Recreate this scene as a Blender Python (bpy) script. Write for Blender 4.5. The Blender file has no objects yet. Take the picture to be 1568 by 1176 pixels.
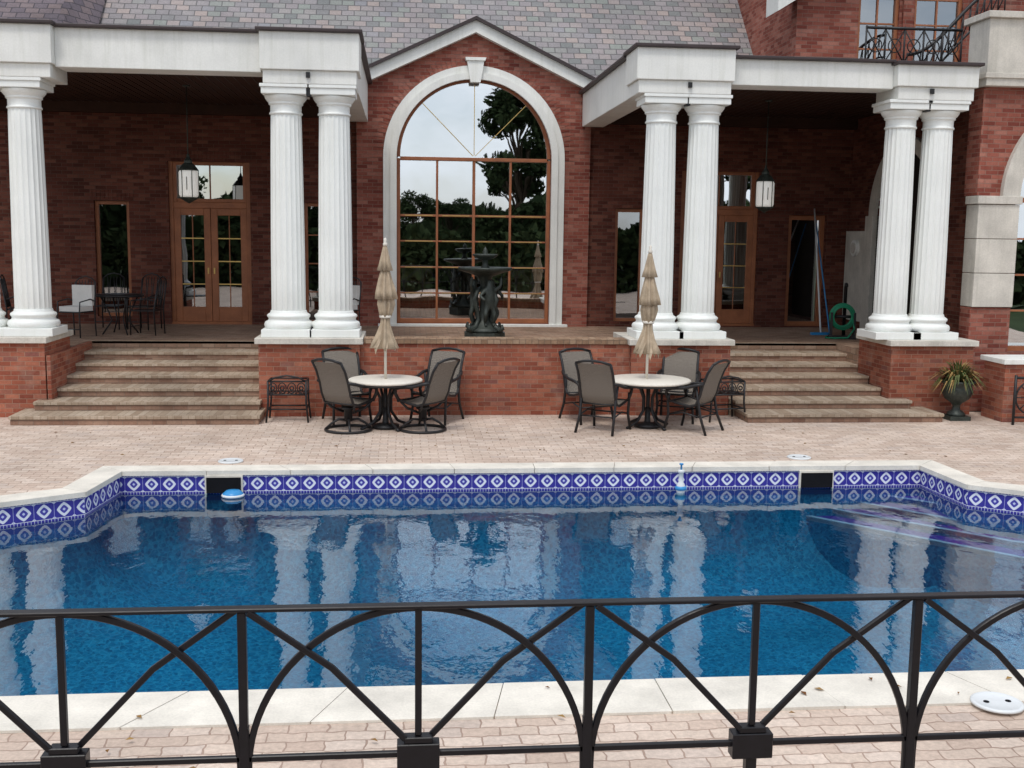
import bpy, math, random
import numpy as np
from mathutils import Vector, Matrix
from mathutils.geometry import tessellate_polygon
random.seed(7); rng=np.random.default_rng(7)
scene=bpy.context.scene
pi=math.pi

# ------------------------------------------------------------------ materials
def newmat(name):
    m=bpy.data.materials.new(name); m.use_nodes=True
    nt=m.node_tree; nt.nodes.clear()
    return m,nt
def N(nt,t,**kw):
    n=nt.nodes.new(t)
    for k,v in kw.items():
        if k.startswith('i_'):
            key=k[2:]
            key=int(key) if key.isdigit() else key.replace('_',' ')
            n.inputs[key].default_value=v
        else: setattr(n,k,v)
    return n
def L(nt,a,b): nt.links.new(a,b)
def out(nt,sh):
    o=N(nt,'ShaderNodeOutputMaterial'); L(nt,sh,o.inputs[0])
def mixc(nt,fac,a,b,mode='MIX'):
    n=N(nt,'ShaderNodeMix',data_type='RGBA',blend_type=mode)
    for idx,v in ((0,fac),(6,a),(7,b)):
        if hasattr(v,'links'): L(nt,v,n.inputs[idx])
        else: n.inputs[idx].default_value=v if idx==0 else (*v[:3],1)
    return n.outputs[2]
def math_(nt,op,a,b=None,c=None):
    n=N(nt,'ShaderNodeMath',operation=op)
    for i,v in enumerate((a,b,c)):
        if v is None: continue
        if hasattr(v,'links'): L(nt,v,n.inputs[i])
        else: n.inputs[i].default_value=v
    return n.outputs[0]
def ramp(nt,fac,stops,interp='LINEAR'):
    n=N(nt,'ShaderNodeValToRGB'); n.color_ramp.interpolation=interp
    e=n.color_ramp.elements
    while len(e)<len(stops): e.new(0.5)
    for i,(p,c) in enumerate(stops):
        e[i].position=p; e[i].color=(*c[:3],1) if hasattr(c,'__len__') else (c,c,c,1)
    L(nt,fac,n.inputs[0]); return n.outputs[0]
def noise(nt,vec,scale,detail=3,rough=.55):
    n=N(nt,'ShaderNodeTexNoise'); n.inputs['Scale'].default_value=scale
    n.inputs['Detail'].default_value=detail; n.inputs['Roughness'].default_value=rough
    if vec is not None: L(nt,vec,n.inputs['Vector'])
    return n.outputs['Fac']
def bsdf(nt,col,rough=.7,spec=.3,bump=None,bd=.01,metal=0,emit=0):
    b=N(nt,'ShaderNodeBsdfPrincipled')
    if hasattr(col,'links'): L(nt,col,b.inputs['Base Color'])
    else: b.inputs['Base Color'].default_value=(*col,1)
    if hasattr(rough,'links'): L(nt,rough,b.inputs['Roughness'])
    else: b.inputs['Roughness'].default_value=rough
    b.inputs['Specular IOR Level'].default_value=spec; b.inputs['Metallic'].default_value=metal
    if emit:
        b.inputs['Emission Color'].default_value=(1,.97,.88,1); b.inputs['Emission Strength'].default_value=emit
    if bump is not None:
        bn=N(nt,'ShaderNodeBump'); bn.inputs['Distance'].default_value=bd; bn.inputs['Strength'].default_value=1
        L(nt,bump,bn.inputs['Height']); L(nt,bn.outputs[0],b.inputs['Normal'])
    return b.outputs[0]
def posn(nt): return N(nt,'ShaderNodeNewGeometry').outputs['Position']
def uvn(nt): return N(nt,'ShaderNodeTexCoord').outputs['UV']

def brickmat(name,stops,mortar,bw=.21,rh=.071,ms=.006,vary=.5,dirt=.35,bump=.006,offset=.5,rough=.85,distort=0,dscale=5,spec=.2,grime=0):
    m,nt=newmat(name); uv=uvn(nt)
    if distort:
        nz=N(nt,'ShaderNodeTexNoise'); nz.inputs['Scale'].default_value=dscale; nz.inputs['Detail'].default_value=1; L(nt,uv,nz.inputs['Vector'])
        s=N(nt,'ShaderNodeVectorMath',operation='SUBTRACT'); L(nt,nz.outputs['Color'],s.inputs[0]); s.inputs[1].default_value=(.5,.5,.5)
        k=N(nt,'ShaderNodeVectorMath',operation='SCALE'); L(nt,s.outputs[0],k.inputs[0]); k.inputs['Scale'].default_value=distort
        a=N(nt,'ShaderNodeVectorMath',operation='ADD'); L(nt,uv,a.inputs[0]); L(nt,k.outputs[0],a.inputs[1]); uv=a.outputs[0]
    b=N(nt,'ShaderNodeTexBrick'); L(nt,uv,b.inputs['Vector'])
    b.offset=offset
    b.inputs['Color1'].default_value=(0,0,0,1); b.inputs['Color2'].default_value=(1,1,1,1); b.inputs['Mortar'].default_value=(.5,.5,.5,1)
    b.inputs['Scale'].default_value=1; b.inputs['Mortar Size'].default_value=ms; b.inputs['Mortar Smooth'].default_value=.2
    b.inputs['Brick Width'].default_value=bw; b.inputs['Row Height'].default_value=rh; b.inputs['Bias'].default_value=0
    c=ramp(nt,b.outputs['Color'],stops)
    p=posn(nt)
    big=noise(nt,p,.7,4,.6); fine=noise(nt,p,28,3,.7)
    c=mixc(nt,1,c,ramp(nt,big,[(.3,1-dirt),(.7,1.12)]),'MULTIPLY')
    c=mixc(nt,1,c,ramp(nt,fine,[(.25,.78),(.75,1.15)]),'MULTIPLY')
    mort=mixc(nt,1,mortar,ramp(nt,big,[(.3,.7),(.7,1.1)]),'MULTIPLY')
    c=mixc(nt,b.outputs['Fac'],c,mort)
    if grime:
        g=noise(nt,p,2.3,4,.7)
        c=mixc(nt,ramp(nt,g,[(.56,0),(.8,grime)]),c,(.45,.36,.29))
    h=math_(nt,'SUBTRACT',math_(nt,'MULTIPLY',fine,.25),b.outputs['Fac'])
    out(nt,bsdf(nt,c,rough,spec,h,bump)); return m

def plain(name,col,rough=.6,spec=.3,var=.25,scale=3,fscale=40,metal=0,streak=0,bump=0.001,tint=None,emit=0):
    m,nt=newmat(name); p=posn(nt)
    a=noise(nt,p,scale,4,.6); f=noise(nt,p,fscale,2,.6)
    c=mixc(nt,1,col,ramp(nt,a,[(.3,1-var),(.7,1+var*.4)]),'MULTIPLY')
    c=mixc(nt,1,c,ramp(nt,f,[(.3,1-var*.4),(.7,1+var*.2)]),'MULTIPLY')
    if streak:
        mp=N(nt,'ShaderNodeMapping'); mp.inputs['Scale'].default_value=(9,9,.5); L(nt,p,mp.inputs[0])
        s=noise(nt,mp.outputs[0],1.2,4,.7)
        c=mixc(nt,ramp(nt,s,[(.48,0),(.75,streak)]),c,tint or (.28,.27,.2))
    out(nt,bsdf(nt,c,rough,spec,f,bump,metal,emit)); return m

RED=[(0,(.20,.05,.036)),(.35,(.28,.08,.055)),(.7,(.34,.118,.084)),(1,(.40,.17,.125))]
SHADED=[(0,(.085,.024,.016)),(.35,(.125,.037,.024)),(.7,(.16,.052,.035)),(1,(.2,.075,.05))]
M={}
M['brick']=brickmat('red_brick',RED,(.30,.18,.14),ms=.005,grime=.2)
M['brick_shaded']=brickmat('shaded_red_brick',SHADED,(.14,.085,.065),ms=.005)  # copy of the red brick with porch shade darkened into its colours
M['brick_wall']=brickmat('orange_red_brick',[(0,(.26,.072,.045)),(.4,(.37,.115,.068)),(.8,(.45,.17,.105)),(1,(.25,.095,.075))],(.38,.22,.155),dirt=.4,ms=.005,grime=.35)
M['tanbrick']=brickmat('tan_brick',[(0,(.26,.16,.10)),(.5,(.34,.22,.14)),(1,(.4,.28,.19))],(.2,.14,.1),bw=.1,rh=.3,ms=.005,dirt=.35)
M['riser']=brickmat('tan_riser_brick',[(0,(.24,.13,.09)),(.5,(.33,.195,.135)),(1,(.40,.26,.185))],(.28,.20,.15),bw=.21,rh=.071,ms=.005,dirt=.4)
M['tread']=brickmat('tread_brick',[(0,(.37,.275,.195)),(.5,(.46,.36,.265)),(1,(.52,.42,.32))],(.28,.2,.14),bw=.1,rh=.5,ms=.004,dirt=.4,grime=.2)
M['paver']=brickmat('clay_pavers',[(0,(.54,.415,.335)),(.5,(.61,.49,.40)),(.85,(.67,.55,.46)),(1,(.53,.43,.365))],(.40,.285,.225),bw=.22,rh=.115,ms=.005,dirt=.2,bump=.004,distort=.05,dscale=9)
M['slate']=brickmat('slate_roof_shingles',[(0,(.17,.18,.175)),(.2,(.23,.215,.22)),(.4,(.28,.245,.25)),(.55,(.24,.26,.235)),(.72,(.29,.255,.255)),(.86,(.35,.285,.26)),(1,(.23,.23,.25))],(.12,.115,.115),bw=.26,rh=.17,ms=.010,dirt=.2,bump=.025,rough=.6,spec=.4,distort=.02,dscale=3)
M['slate2']=brickmat('purple_slate',[(0,(.14,.12,.14)),(.5,(.19,.155,.17)),(1,(.23,.18,.18))],(.09,.08,.09),bw=.26,rh=.17,ms=.01,bump=.025)
M['white']=plain('painted_white_trim',(.80,.80,.755),.5,.4,.12,1.2,streak=.3,tint=(.46,.47,.38))
M['colwhite']=plain('painted_column',(.83,.845,.81),.45,.4,.06,1.5,streak=.2,tint=(.6,.6,.5))
M['stone']=plain('limestone',(.64,.60,.53),.8,.2,.22,2.5,streak=.3)
M['cope']=plain('coping_stone',(.76,.71,.62),.75,.25,.2,3,60,bump=.002)
M['darkcap']=plain('dark_metal_flashing',(.05,.035,.035),.5,.4,.2)
M['ceil']=plain('stained_wood_ceiling',(.05,.022,.014),.7,.2,.3)
M['wood']=plain('cedar_window_frame',(.36,.13,.055),.45,.4,.25,4)
M['iron']=plain('black_wrought_iron',(.016,.015,.016),.42,.4,.2,20)
M['ironfence']=plain('painted_black_fence',(.007,.0065,.009),.35,.3,.25,25,bump=.0006)
M['bronze']=plain('dark_bronze',(.05,.06,.05),.5,.5,.5,10,metal=.3)
M['umb']=plain('umbrella_canvas',(.48,.38,.27),.9,.1,.3,7,120)
M['tabletop']=plain('table_top',(.74,.69,.60),.5,.4,.08,20)
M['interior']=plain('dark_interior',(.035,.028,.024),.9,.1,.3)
M['curtain']=plain('curtain_cloth',(.5,.36,.2),.9,.1,.3,3)
M['brass']=plain('brass',(.6,.42,.15),.3,.5,.1,metal=.9)
M['frost']=plain('lit_frosted_glass',(.88,.88,.84),.3,.5,.04,emit=.22)
M['void_shade']=plain('dark_void',(.01,.01,.012),.9,.1)  # near-black colour painted in for the shade inside skimmer openings
M['hose']=plain('green_hose',(.015,.26,.13),.4,.4,.2)
M['plastw']=plain('white_plastic',(.7,.72,.72),.35,.5,.05)
M['plastb']=plain('blue_plastic',(.03,.25,.55),.35,.5,.05)
M['cushion']=plain('pale_cushion',(.72,.70,.66),.9,.1,.1)
M['plant']=plain('spiky_leaves',(.09,.11,.03),.6,.3,.5,30)
M['planttan']=plain('dry_leaves',(.34,.22,.08),.7,.2,.4,30)
M['grass']=plain('lawn_grass',(.04,.06,.022),.9,.1,.4,.3,30,bump=.01)
M['bark']=plain('bark',(.09,.065,.045),.9,.1,.4,6)
M['floor']=brickmat('terrace_brick',[(0,(.27,.17,.11)),(.5,(.35,.22,.155)),(1,(.4,.28,.2))],(.2,.15,.11),bw=.21,rh=.105)

def mat_sling():
    m,nt=newmat('woven_sling'); uv=uvn(nt)
    w=N(nt,'ShaderNodeTexNoise'); w.inputs['Scale'].default_value=110; w.inputs['Detail'].default_value=4; L(nt,uv,w.inputs['Vector'])
    c=ramp(nt,w.outputs['Fac'],[(.38,(.06,.052,.046)),(.62,(.30,.26,.215))])
    out(nt,bsdf(nt,c,.7,.2)); return m
M['sling']=mat_sling()
def mat_leaf(name,a,b):
    m,nt=newmat(name); r=N(nt,'ShaderNodeNewGeometry').outputs['Random Per Island']
    c=ramp(nt,r,[(0,a),(1,b)])
    d=N(nt,'ShaderNodeBsdfDiffuse'); L(nt,c,d.inputs[0]); out(nt,d.outputs[0]); return m
M['leaf']=mat_leaf('tree_leaves',(.022,.034,.016),(.055,.075,.032))
M['fallen']=mat_leaf('fallen_leaves',(.16,.07,.03),(.35,.22,.08))

def mat_glass(name,base,tr):
    m,nt=newmat(name)
    g=N(nt,'ShaderNodeBsdfGlossy'); g.inputs['Roughness'].default_value=.01; g.inputs['Color'].default_value=(.93,.97,1,1)
    t=N(nt,'ShaderNodeBsdfTransparent'); t.inputs['Color'].default_value=tr
    fr=N(nt,'ShaderNodeFresnel',i_IOR=1.5)
    f=math_(nt,'MULTIPLY_ADD',fr.outputs[0],.6,base)
    n=noise(nt,posn(nt),1.1,1); bn=N(nt,'ShaderNodeBump'); bn.inputs['Distance'].default_value=.0035; L(nt,n,bn.inputs['Height']); L(nt,bn.outputs[0],g.inputs['Normal'])
    x=N(nt,'ShaderNodeMixShader'); L(nt,f,x.inputs[0]); L(nt,t.outputs[0],x.inputs[1]); L(nt,g.outputs[0],x.inputs[2])
    out(nt,x.outputs[0]); return m
M['glass']=mat_glass('window_glass',.6,(.7,.75,.72,1))
M['glassd']=mat_glass('dark_door_glass',.28,(.5,.5,.5,1))

def mat_water():
    m,nt=newmat('pool_water')
    p=posn(nt)
    mp=N(nt,'ShaderNodeMapping'); mp.inputs['Scale'].default_value=(1,.6,1); L(nt,p,mp.inputs[0])
    n1=noise(nt,mp.outputs[0],2.6,1,.5); n2=noise(nt,mp.outputs[0],13,2,.5)
    h=math_(nt,'ADD',n1,math_(nt,'MULTIPLY',n2,.19))
    bn=N(nt,'ShaderNodeBump'); bn.inputs['Distance'].default_value=.0062; L(nt,h,bn.inputs['Height'])
    g=N(nt,'ShaderNodeBsdfGlossy'); g.inputs['Roughness'].default_value=.02; L(nt,bn.outputs[0],g.inputs['Normal'])
    t=N(nt,'ShaderNodeBsdfTransparent'); t.inputs['Color'].default_value=(.62,.90,.96,1)
    fr=N(nt,'ShaderNodeFresnel',i_IOR=1.4); L(nt,bn.outputs[0],fr.inputs['Normal'])
    f=math_(nt,'MINIMUM',math_(nt,'MULTIPLY_ADD',fr.outputs[0],1.35,.05),1.0)
    x=N(nt,'ShaderNodeMixShader'); L(nt,f,x.inputs[0]); L(nt,t.outputs[0],x.inputs[1]); L(nt,g.outputs[0],x.inputs[2])
    out(nt,x.outputs[0]); return m
M['water']=mat_water()
def mat_poolfloor():
    m,nt=newmat('blue_pool_plaster'); p=posn(nt)
    v=N(nt,'ShaderNodeTexVoronoi'); v.inputs['Scale'].default_value=30; L(nt,p,v.inputs['Vector'])
    caustic=N(nt,'ShaderNodeTexVoronoi',feature='DISTANCE_TO_EDGE'); caustic.inputs['Scale'].default_value=12; L(nt,p,caustic.inputs['Vector'])
    c=ramp(nt,v.outputs['Color'],[(0,(.006,.10,.22)),(.5,(.010,.175,.34)),(1,(.03,.28,.47))])
    c=mixc(nt,ramp(nt,caustic.outputs[0],[(.0,.4),(.09,0)]),c,(.08,.38,.56))  # pale cell edges paint caustic light into the plaster colour
    c=mixc(nt,1,c,ramp(nt,noise(nt,p,.5,3),[(.3,.75),(.7,1.15)]),'MULTIPLY')
    out(nt,bsdf(nt,c,.6,.2)); return m
M['pfloor']=mat_poolfloor()
def mat_purple():
    m,nt=newmat('violet_step_tile'); uv=uvn(nt)
    b=N(nt,'ShaderNodeTexBrick'); L(nt,uv,b.inputs['Vector']); b.offset=0
    b.inputs['Color1'].default_value=(.06,.02,.26,1); b.inputs['Color2'].default_value=(.12,.035,.38,1); b.inputs['Mortar'].default_value=(.22,.18,.48,1)
    b.inputs['Scale'].default_value=1; b.inputs['Mortar Size'].default_value=.007; b.inputs['Brick Width'].default_value=.2; b.inputs['Row Height'].default_value=.2
    out(nt,bsdf(nt,b.outputs['Color'],.4,.4)); return m
M['purple']=mat_purple()
M['nosing']=plain('step_nosing_tile',(.62,.62,.78),.4,.4,.2)
def mat_tile():
    m,nt=newmat('blue_white_pool_tile'); uv=uvn(nt)
    s=N(nt,'ShaderNodeSeparateXYZ'); L(nt,uv,s.inputs[0])
    fx=math_(nt,'SUBTRACT',math_(nt,'FRACT',math_(nt,'DIVIDE',s.outputs[0],.205)),.5)
    fy=math_(nt,'DIVIDE',math_(nt,'ADD',s.outputs[1],.148),.18)
    ax=math_(nt,'ABSOLUTE',fx); ay=math_(nt,'ABSOLUTE',fy)
    d=math_(nt,'ADD',math_(nt,'POWER',math_(nt,'DIVIDE',ax,.40),1.25),math_(nt,'POWER',math_(nt,'DIVIDE',ay,.47),1.25))
    ring=ramp(nt,d,[(0,(.50,.53,.74)),(.12,(.06,.055,.34)),(.46,(.70,.72,.80)),(.9,(.035,.03,.28))],'CONSTANT')
    cx=math_(nt,'SUBTRACT',.5,ax); cy=math_(nt,'SUBTRACT',.5,ay)
    dm=math_(nt,'LESS_THAN',math_(nt,'ADD',cx,math_(nt,'ABSOLUTE',cy)),.13)
    c=mixc(nt,dm,ring,(.6,.61,.74))
    xm=math_(nt,'LESS_THAN',cx,.012)
    c=mixc(nt,xm,c,(.32,.33,.55))
    inband=math_(nt,'GREATER_THAN',cy,0)
    bx=math_(nt,'SUBTRACT',math_(nt,'FRACT',math_(nt,'DIVIDE',s.outputs[0],.0342)),.5)
    bt=mixc(nt,math_(nt,'GREATER_THAN',math_(nt,'ABSOLUTE',bx),.40),(.04,.035,.30),(.5,.51,.64))
    c=mixc(nt,inband,bt,c)
    line=math_(nt,'LESS_THAN',math_(nt,'ABSOLUTE',cy),.018)
    c=mixc(nt,line,c,(.6,.61,.68))
    low=math_(nt,'LESS_THAN',s.outputs[1],-.275)
    c=mixc(nt,low,c,(.02,.09,.26))
    out(nt,bsdf(nt,c,.25,.45)); return m
M['tile']=mat_tile()

# ------------------------------------------------------------------ mesh builder
class MB:
    def __init__(s): s.v=[];s.f=[];s.m=[];s.s=[]
    def add(s,vs,fs,m=0,sm=False):
        o=len(s.v); s.v+= [tuple(v) for v in vs]
        for f in fs: s.f.append(tuple(i+o for i in f)); s.m.append(m); s.s.append(sm)
    def box(s,x0,x1,y0,y1,z0,z1,m=0):
        s.add([(x0,y0,z0),(x1,y0,z0),(x1,y1,z0),(x0,y1,z0),(x0,y0,z1),(x1,y0,z1),(x1,y1,z1),(x0,y1,z1)],
              [(3,2,1,0),(4,5,6,7),(0,1,5,4),(1,2,6,5),(2,3,7,6),(3,0,4,7)],m)
    def prism(s,pts,ax,a,b,m=0,sm=False,ms=None):
        n=len(pts)
        if ax=='y': g=lambda p,d:(p[0],d,p[1])
        elif ax=='z': g=lambda p,d:(p[0],p[1],d)
        else: g=lambda p,d:(d,p[0],p[1])
        vs=[g(p,a) for p in pts]+[g(p,b) for p in pts]
        s.add(vs,[tuple(range(n)),tuple(range(2*n-1,n-1,-1))],m)
        s.add(vs,[(i,(i+1)%n,(i+1)%n+n,i+n) for i in range(n)],m if ms is None else ms,sm)
    def tube(s,pts,r,m=0,n=8,closed=False,sm=True):
        P=[Vector(p) for p in pts]; k=len(P)
        rs=r if hasattr(r,'__len__') else [r]*k
        T=[]
        for i in range(k):
            if closed: t=P[(i+1)%k]-P[i-1]
            else: t=P[min(i+1,k-1)]-P[max(i-1,0)]
            T.append(t.normalized())
        ref=Vector((0,0,1)) if abs(T[0].z)<.9 else Vector((1,0,0))
        nrm=(ref-T[0]*ref.dot(T[0])).normalized(); vs=[]
        for i in range(k):
            nrm=(nrm-T[i]*nrm.dot(T[i]))
            nrm=nrm.normalized() if nrm.length>1e-6 else T[i].orthogonal().normalized()
            bi=T[i].cross(nrm)
            for j in range(n):
                a=2*pi*(j+.5)/n; vs.append(P[i]+(nrm*math.cos(a)+bi*math.sin(a))*rs[i])
        fs=[]
        for i in range(k if closed else k-1):
            for j in range(n):
                a=i*n+j;b=i*n+(j+1)%n;c=((i+1)%k)*n+(j+1)%n;d=((i+1)%k)*n+j
                fs.append((a,b,c,d))
        if not closed: fs+= [tuple(range(n-1,-1,-1)),tuple(range((k-1)*n,k*n))]
        s.add(vs,fs,m,sm and n>4)
    def lathe(s,prof,cx=0,cy=0,m=0,n=32,fn=None,sm=True):
        vs=[];k=len(prof)
        for i,(r,z) in enumerate(prof):
            for j in range(n):
                a=2*pi*j/n; rr=fn(r,z,a) if fn else r
                vs.append((cx+rr*math.cos(a),cy+rr*math.sin(a),z))
        fs=[(i*n+j,i*n+(j+1)%n,(i+1)*n+(j+1)%n,(i+1)*n+j) for i in range(k-1) for j in range(n)]
        fs+= [tuple(range(n-1,-1,-1)),tuple(range((k-1)*n,k*n))]
        s.add(vs,fs,m,sm)
    def ribbon(s,pts,w,t,y,m=0):
        k=len(pts);vs=[]
        for i in range(k):
            a=Vector(pts[max(i-1,0)]);b=Vector(pts[min(i+1,k-1)]);d=(b-a).normalized();nx=Vector((-d.y,d.x))*w/2
            p=Vector(pts[i])
            for (q,yy) in ((p+nx,y-t/2),(p+nx,y+t/2),(p-nx,y+t/2),(p-nx,y-t/2)): vs.append((q.x,yy,q.y))
        fs=[(i*4+j,i*4+(j+1)%4,(i+1)*4+(j+1)%4,(i+1)*4+j) for i in range(k-1) for j in range(4)]
        fs+=[(3,2,1,0),tuple(range((k-1)*4,k*4))]
        s.add(vs,fs,m)
    def wall(s,outer,holes,plane,pos,depth,m=0,mr=None):
        if plane=='y': g=lambda p,d:(p[0],pos+d,p[1])
        elif plane=='x': g=lambda p,d:(pos+d,p[0],p[1])
        else: g=lambda p,d:(p[0],p[1],pos+d)
        loops=[outer]+holes
        tri=tessellate_polygon([[Vector((p[0],p[1],0)) for p in l] for l in loops])
        flat=[p for l in loops for p in l]
        s.add([g(p,0) for p in flat],[tuple(t) for t in tri],m)
        for l in ([outer] if plane!='z' else [])+holes:
            if depth:
                n=len(l); vs=[g(p,0) for p in l]+[g(p,depth) for p in l]
                s.add(vs,[(i,(i+1)%n,(i+1)%n+n,i+n) for i in range(n)],mr if (mr is not None and l is not outer) else m)
    def obj(s,name,mats,parent=None,bevel=0,loc=(0,0,0),rot=0,seg=2):
        me=bpy.data.meshes.new(name); me.from_pydata(s.v,[],s.f)
        for mm in mats: me.materials.append(M[mm])
        me.polygons.foreach_set('material_index',s.m); me.polygons.foreach_set('use_smooth',s.s)
        me.update()
        uv=me.uv_layers.new(name='UVMap'); data=np.zeros(len(me.loops)*2)
        V=s.v
        for p in me.polygons:
            n=p.normal
            if abs(n.z)>.95: t=Vector((1,0,0)); b=Vector((0,1,0))
            else:
                t=Vector((-n.y,n.x,0)).normalized()
                if abs(t.x)>abs(t.y):
                    if t.x<0: t=-t
                elif t.y<0: t=-t
                b=Vector((0,0,1)) if abs(n.z)<.1 else (n.cross(t)).normalized()
                if b.z<0: b=-b
            for li in p.loop_indices:
                c=V[me.loops[li].vertex_index]
                data[2*li]=c[0]*t.x+c[1]*t.y+c[2]*t.z; data[2*li+1]=c[0]*b.x+c[1]*b.y+c[2]*b.z
        uv.data.foreach_set('uv',data)
        o=bpy.data.objects.new(name,me); scene.collection.objects.link(o)
        o.location=loc; o.rotation_euler=(0,0,rot)
        if parent: o.parent=parent
        if bevel:
            md=o.modifiers.new('bevel','BEVEL'); md.width=bevel; md.segments=seg; md.limit_method='ANGLE'; md.angle_limit=math.radians(40)
        return o
def empty(name,loc=(0,0,0)):
    e=bpy.data.objects.new(name,None); scene.collection.objects.link(e); e.location=loc; e.empty_display_size=.2; return e
def dup(o,name,loc,rot=0,parent=None,scale=None):
    n=bpy.data.objects.new(name,o.data); scene.collection.objects.link(n); n.location=loc; n.rotation_euler=(0,0,rot)
    if parent: n.parent=parent
    if scale: n.scale=scale
    for md in o.modifiers:
        if md.type=='BEVEL':
            q=n.modifiers.new('bevel','BEVEL'); q.width=md.width;q.segments=md.segments;q.limit_method=md.limit_method;q.angle_limit=md.angle_limit
    return n
def rect(x0,x1,z0,z1): return [(x0,z0),(x1,z0),(x1,z1),(x0,z1)]

# ------------------------------------------------------------------ ground, patio, pool
inner=[(-3.33,13.2),(-3.45,12.15),(-4.35,11.6),(-5.3,10.9),(-5.3,8.9),(-4.2,8.1),(-3.3,7.5),(-3.3,6.66),(6.5,6.66),(6.5,7.5),(7.5,8.2),(8.6,9.0),(8.6,10.8),(7.4,11.5),(6.55,12.1),(6.5,13.2)]
def offset(poly,d):
    n=len(poly);res=[]
    for i in range(n):
        a=Vector(poly[i-1]);b=Vector(poly[i]);c=Vector(poly[(i+1)%n])
        e1=(b-a).normalized();e2=(c-b).normalized()
        n1=Vector((e1.y,-e1.x));n2=Vector((e2.y,-e2.x))
        bis=(n1+n2).normalized(); k=d/max(.35,bis.dot(n1))
        res.append((b.x+bis.x*k,b.y+bis.y*k))
    return res
area=sum(inner[i-1][0]*inner[i][1]-inner[i][0]*inner[i-1][1] for i in range(len(inner)))
sg=1 if area>0 else -1
of,on=offset(inner,.30*sg),offset(inner,.46*sg)
outerp=[(a if a[1]>10 else b) for a,b in zip(of,on)]; holep=offset(inner,.24*sg); nose=offset(inner,-.03*sg)
g=MB(); g.wall([(-300,-300),(300,-300),(300,300),(-300,300)],[holep],'z',-.03,0); g.obj('ground',['grass'])
g=MB(); g.wall([(-16,-9.5),(20,-9.5),(20,17.5),(-16,17.5)],[holep],'z',0,0); g.obj('patio_paving',['paver'])

pool=empty('swimming_pool')
c=MB(); n=len(inner)
for i in range(n):
    a0,a1=Vector(nose[i]),Vector(nose[(i+1)%n]); b0,b1=Vector(outerp[i]),Vector(outerp[(i+1)%n])
    ln=(a1-a0).length; k=max(1,round(ln/.95))
    for j in range(k):
        g0=.003/ln; t0=j/k+g0; t1=(j+1)/k-g0
        p=[a0.lerp(a1,t0),a0.lerp(a1,t1),b0.lerp(b1,t1),b0.lerp(b1,t0)]
        c.prism([(q.x,q.y) for q in p],'z',-.04,.017+random.uniform(-.002,.003))
c.obj('coping',['cope'],pool,bevel=.01)
c=MB()
for i in range(n):
    a=inner[i];b=inner[(i+1)%n]
    c.add([(a[0],a[1],-.36),(b[0],b[1],-.36),(b[0],b[1],-.035),(a[0],a[1],-.035)],[(0,1,2,3)],0)
c.obj('tile_band',['tile'],pool)
c=MB(); cc=Vector((1.65,9.93))
rings=[(1.0,-.35),(.995,-.55),(.98,-.8),(.95,-1.02),(.90,-1.2),(.83,-1.32),(.72,-1.42),(.55,-1.5),(.3,-1.55),(.05,-1.56)]
vs=[];sub=[]
for i in range(n):
    a=Vector(inner[i]);b=Vector(inner[(i+1)%n])
    for j in range(4): sub.append(a.lerp(b,j/4))
m_=len(sub)
for s_,z in rings:
    for p in sub: q=cc+(p-cc)*s_; vs.append((q.x,q.y,z))
fs=[(i*m_+j,i*m_+(j+1)%m_,(i+1)*m_+(j+1)%m_,(i+1)*m_+j) for i in range(len(rings)-1) for j in range(m_)]+[tuple(range((len(rings)-1)*m_,len(rings)*m_))]
c.add(vs,fs,0,True); c.obj('pool_shell',['pfloor'],pool)
c=MB(); c.wall(inner,[],'z',-.26,0); w=c.obj('water',['water'],pool)
# diagonal entry steps filling the right-hand corner, each with a pale nosing line
c=MB()
for k,z in enumerate([-.62,-.54,-.46,-.38]):
    A=(5.0+.36*k,13.19)
    if k==0: pts=[A,(6.75,11.25),(8.58,10.35),(8.59,10.79),(7.39,11.49),(6.54,12.09),(6.49,13.19)]; nl=[(0,1),(1,2)]
    elif k==1: pts=[A,(6.85,11.6),(8.1,11.02),(7.39,11.49),(6.54,12.09),(6.49,13.19)]; nl=[(0,1),(1,2)]
    elif k==2: pts=[A,(6.535,12.25),(6.49,13.19)]; nl=[(0,1)]
    else: pts=[A,(6.52,12.75),(6.49,13.19)]; nl=[(0,1)]
    c.prism(pts,'z',-1.5,z,0,False,2)
    for a_,b_ in nl:
        P=Vector(pts[a_]);Q=Vector(pts[b_]);d=(Q-P).normalized();nn=Vector((-d.y,d.x))*.06
        c.prism([tuple(P),tuple(Q),tuple(Q+nn),tuple(P+nn)],'z',z-.05,z+.006,1)
c.obj('entry_steps',['purple','nosing','pfloor'],pool)
c=MB()
for x in (-2.13,5.13):
    c.box(x-.2,x+.2,13.14,13.196,-.25,-.065,0)
    c.box(x-.22,x+.22,13.16,13.195,-.065,-.04,1); c.box(x-.22,x-.2,13.16,13.195,-.3,-.065,1); c.box(x+.2,x+.22,13.16,13.195,-.3,-.065,1)
c.obj('skimmer_mouths',['void_shade','cope'],pool)
c=MB()
for x,y in ((-2.14,13.78),(5.12,13.78),(3.62,6.17)):
    zz=.018 if y<7 else 0
    c.lathe([(.0,.001+zz),(.155,.001+zz),(.155,.012+zz),(.14,.02+zz),(.13,.014+zz),(.03,.016+zz),(0.001,.016+zz)],x,y,0,32)
    for a in range(2): c.lathe([(.018,.014+zz),(.018,.0185+zz),(.001,.0185+zz)],x+(-.07,.07)[a],y,1,10)
c.obj('skimmer_lids',['plastw','void_shade'],pool)
c=MB(); c.lathe([(.001,-.30),(.10,-.30),(.125,-.27),(.12,-.25),(.08,-.215),(.001,-.205)],0,0,0,24); c.lathe([(.127,-.285),(.135,-.27),(.125,-.255),(.10,-.25)],0,0,1,24)
c.obj('pool_float',['plastb','plastw'],None,loc=(-2.0,13.0,.03))
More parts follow.
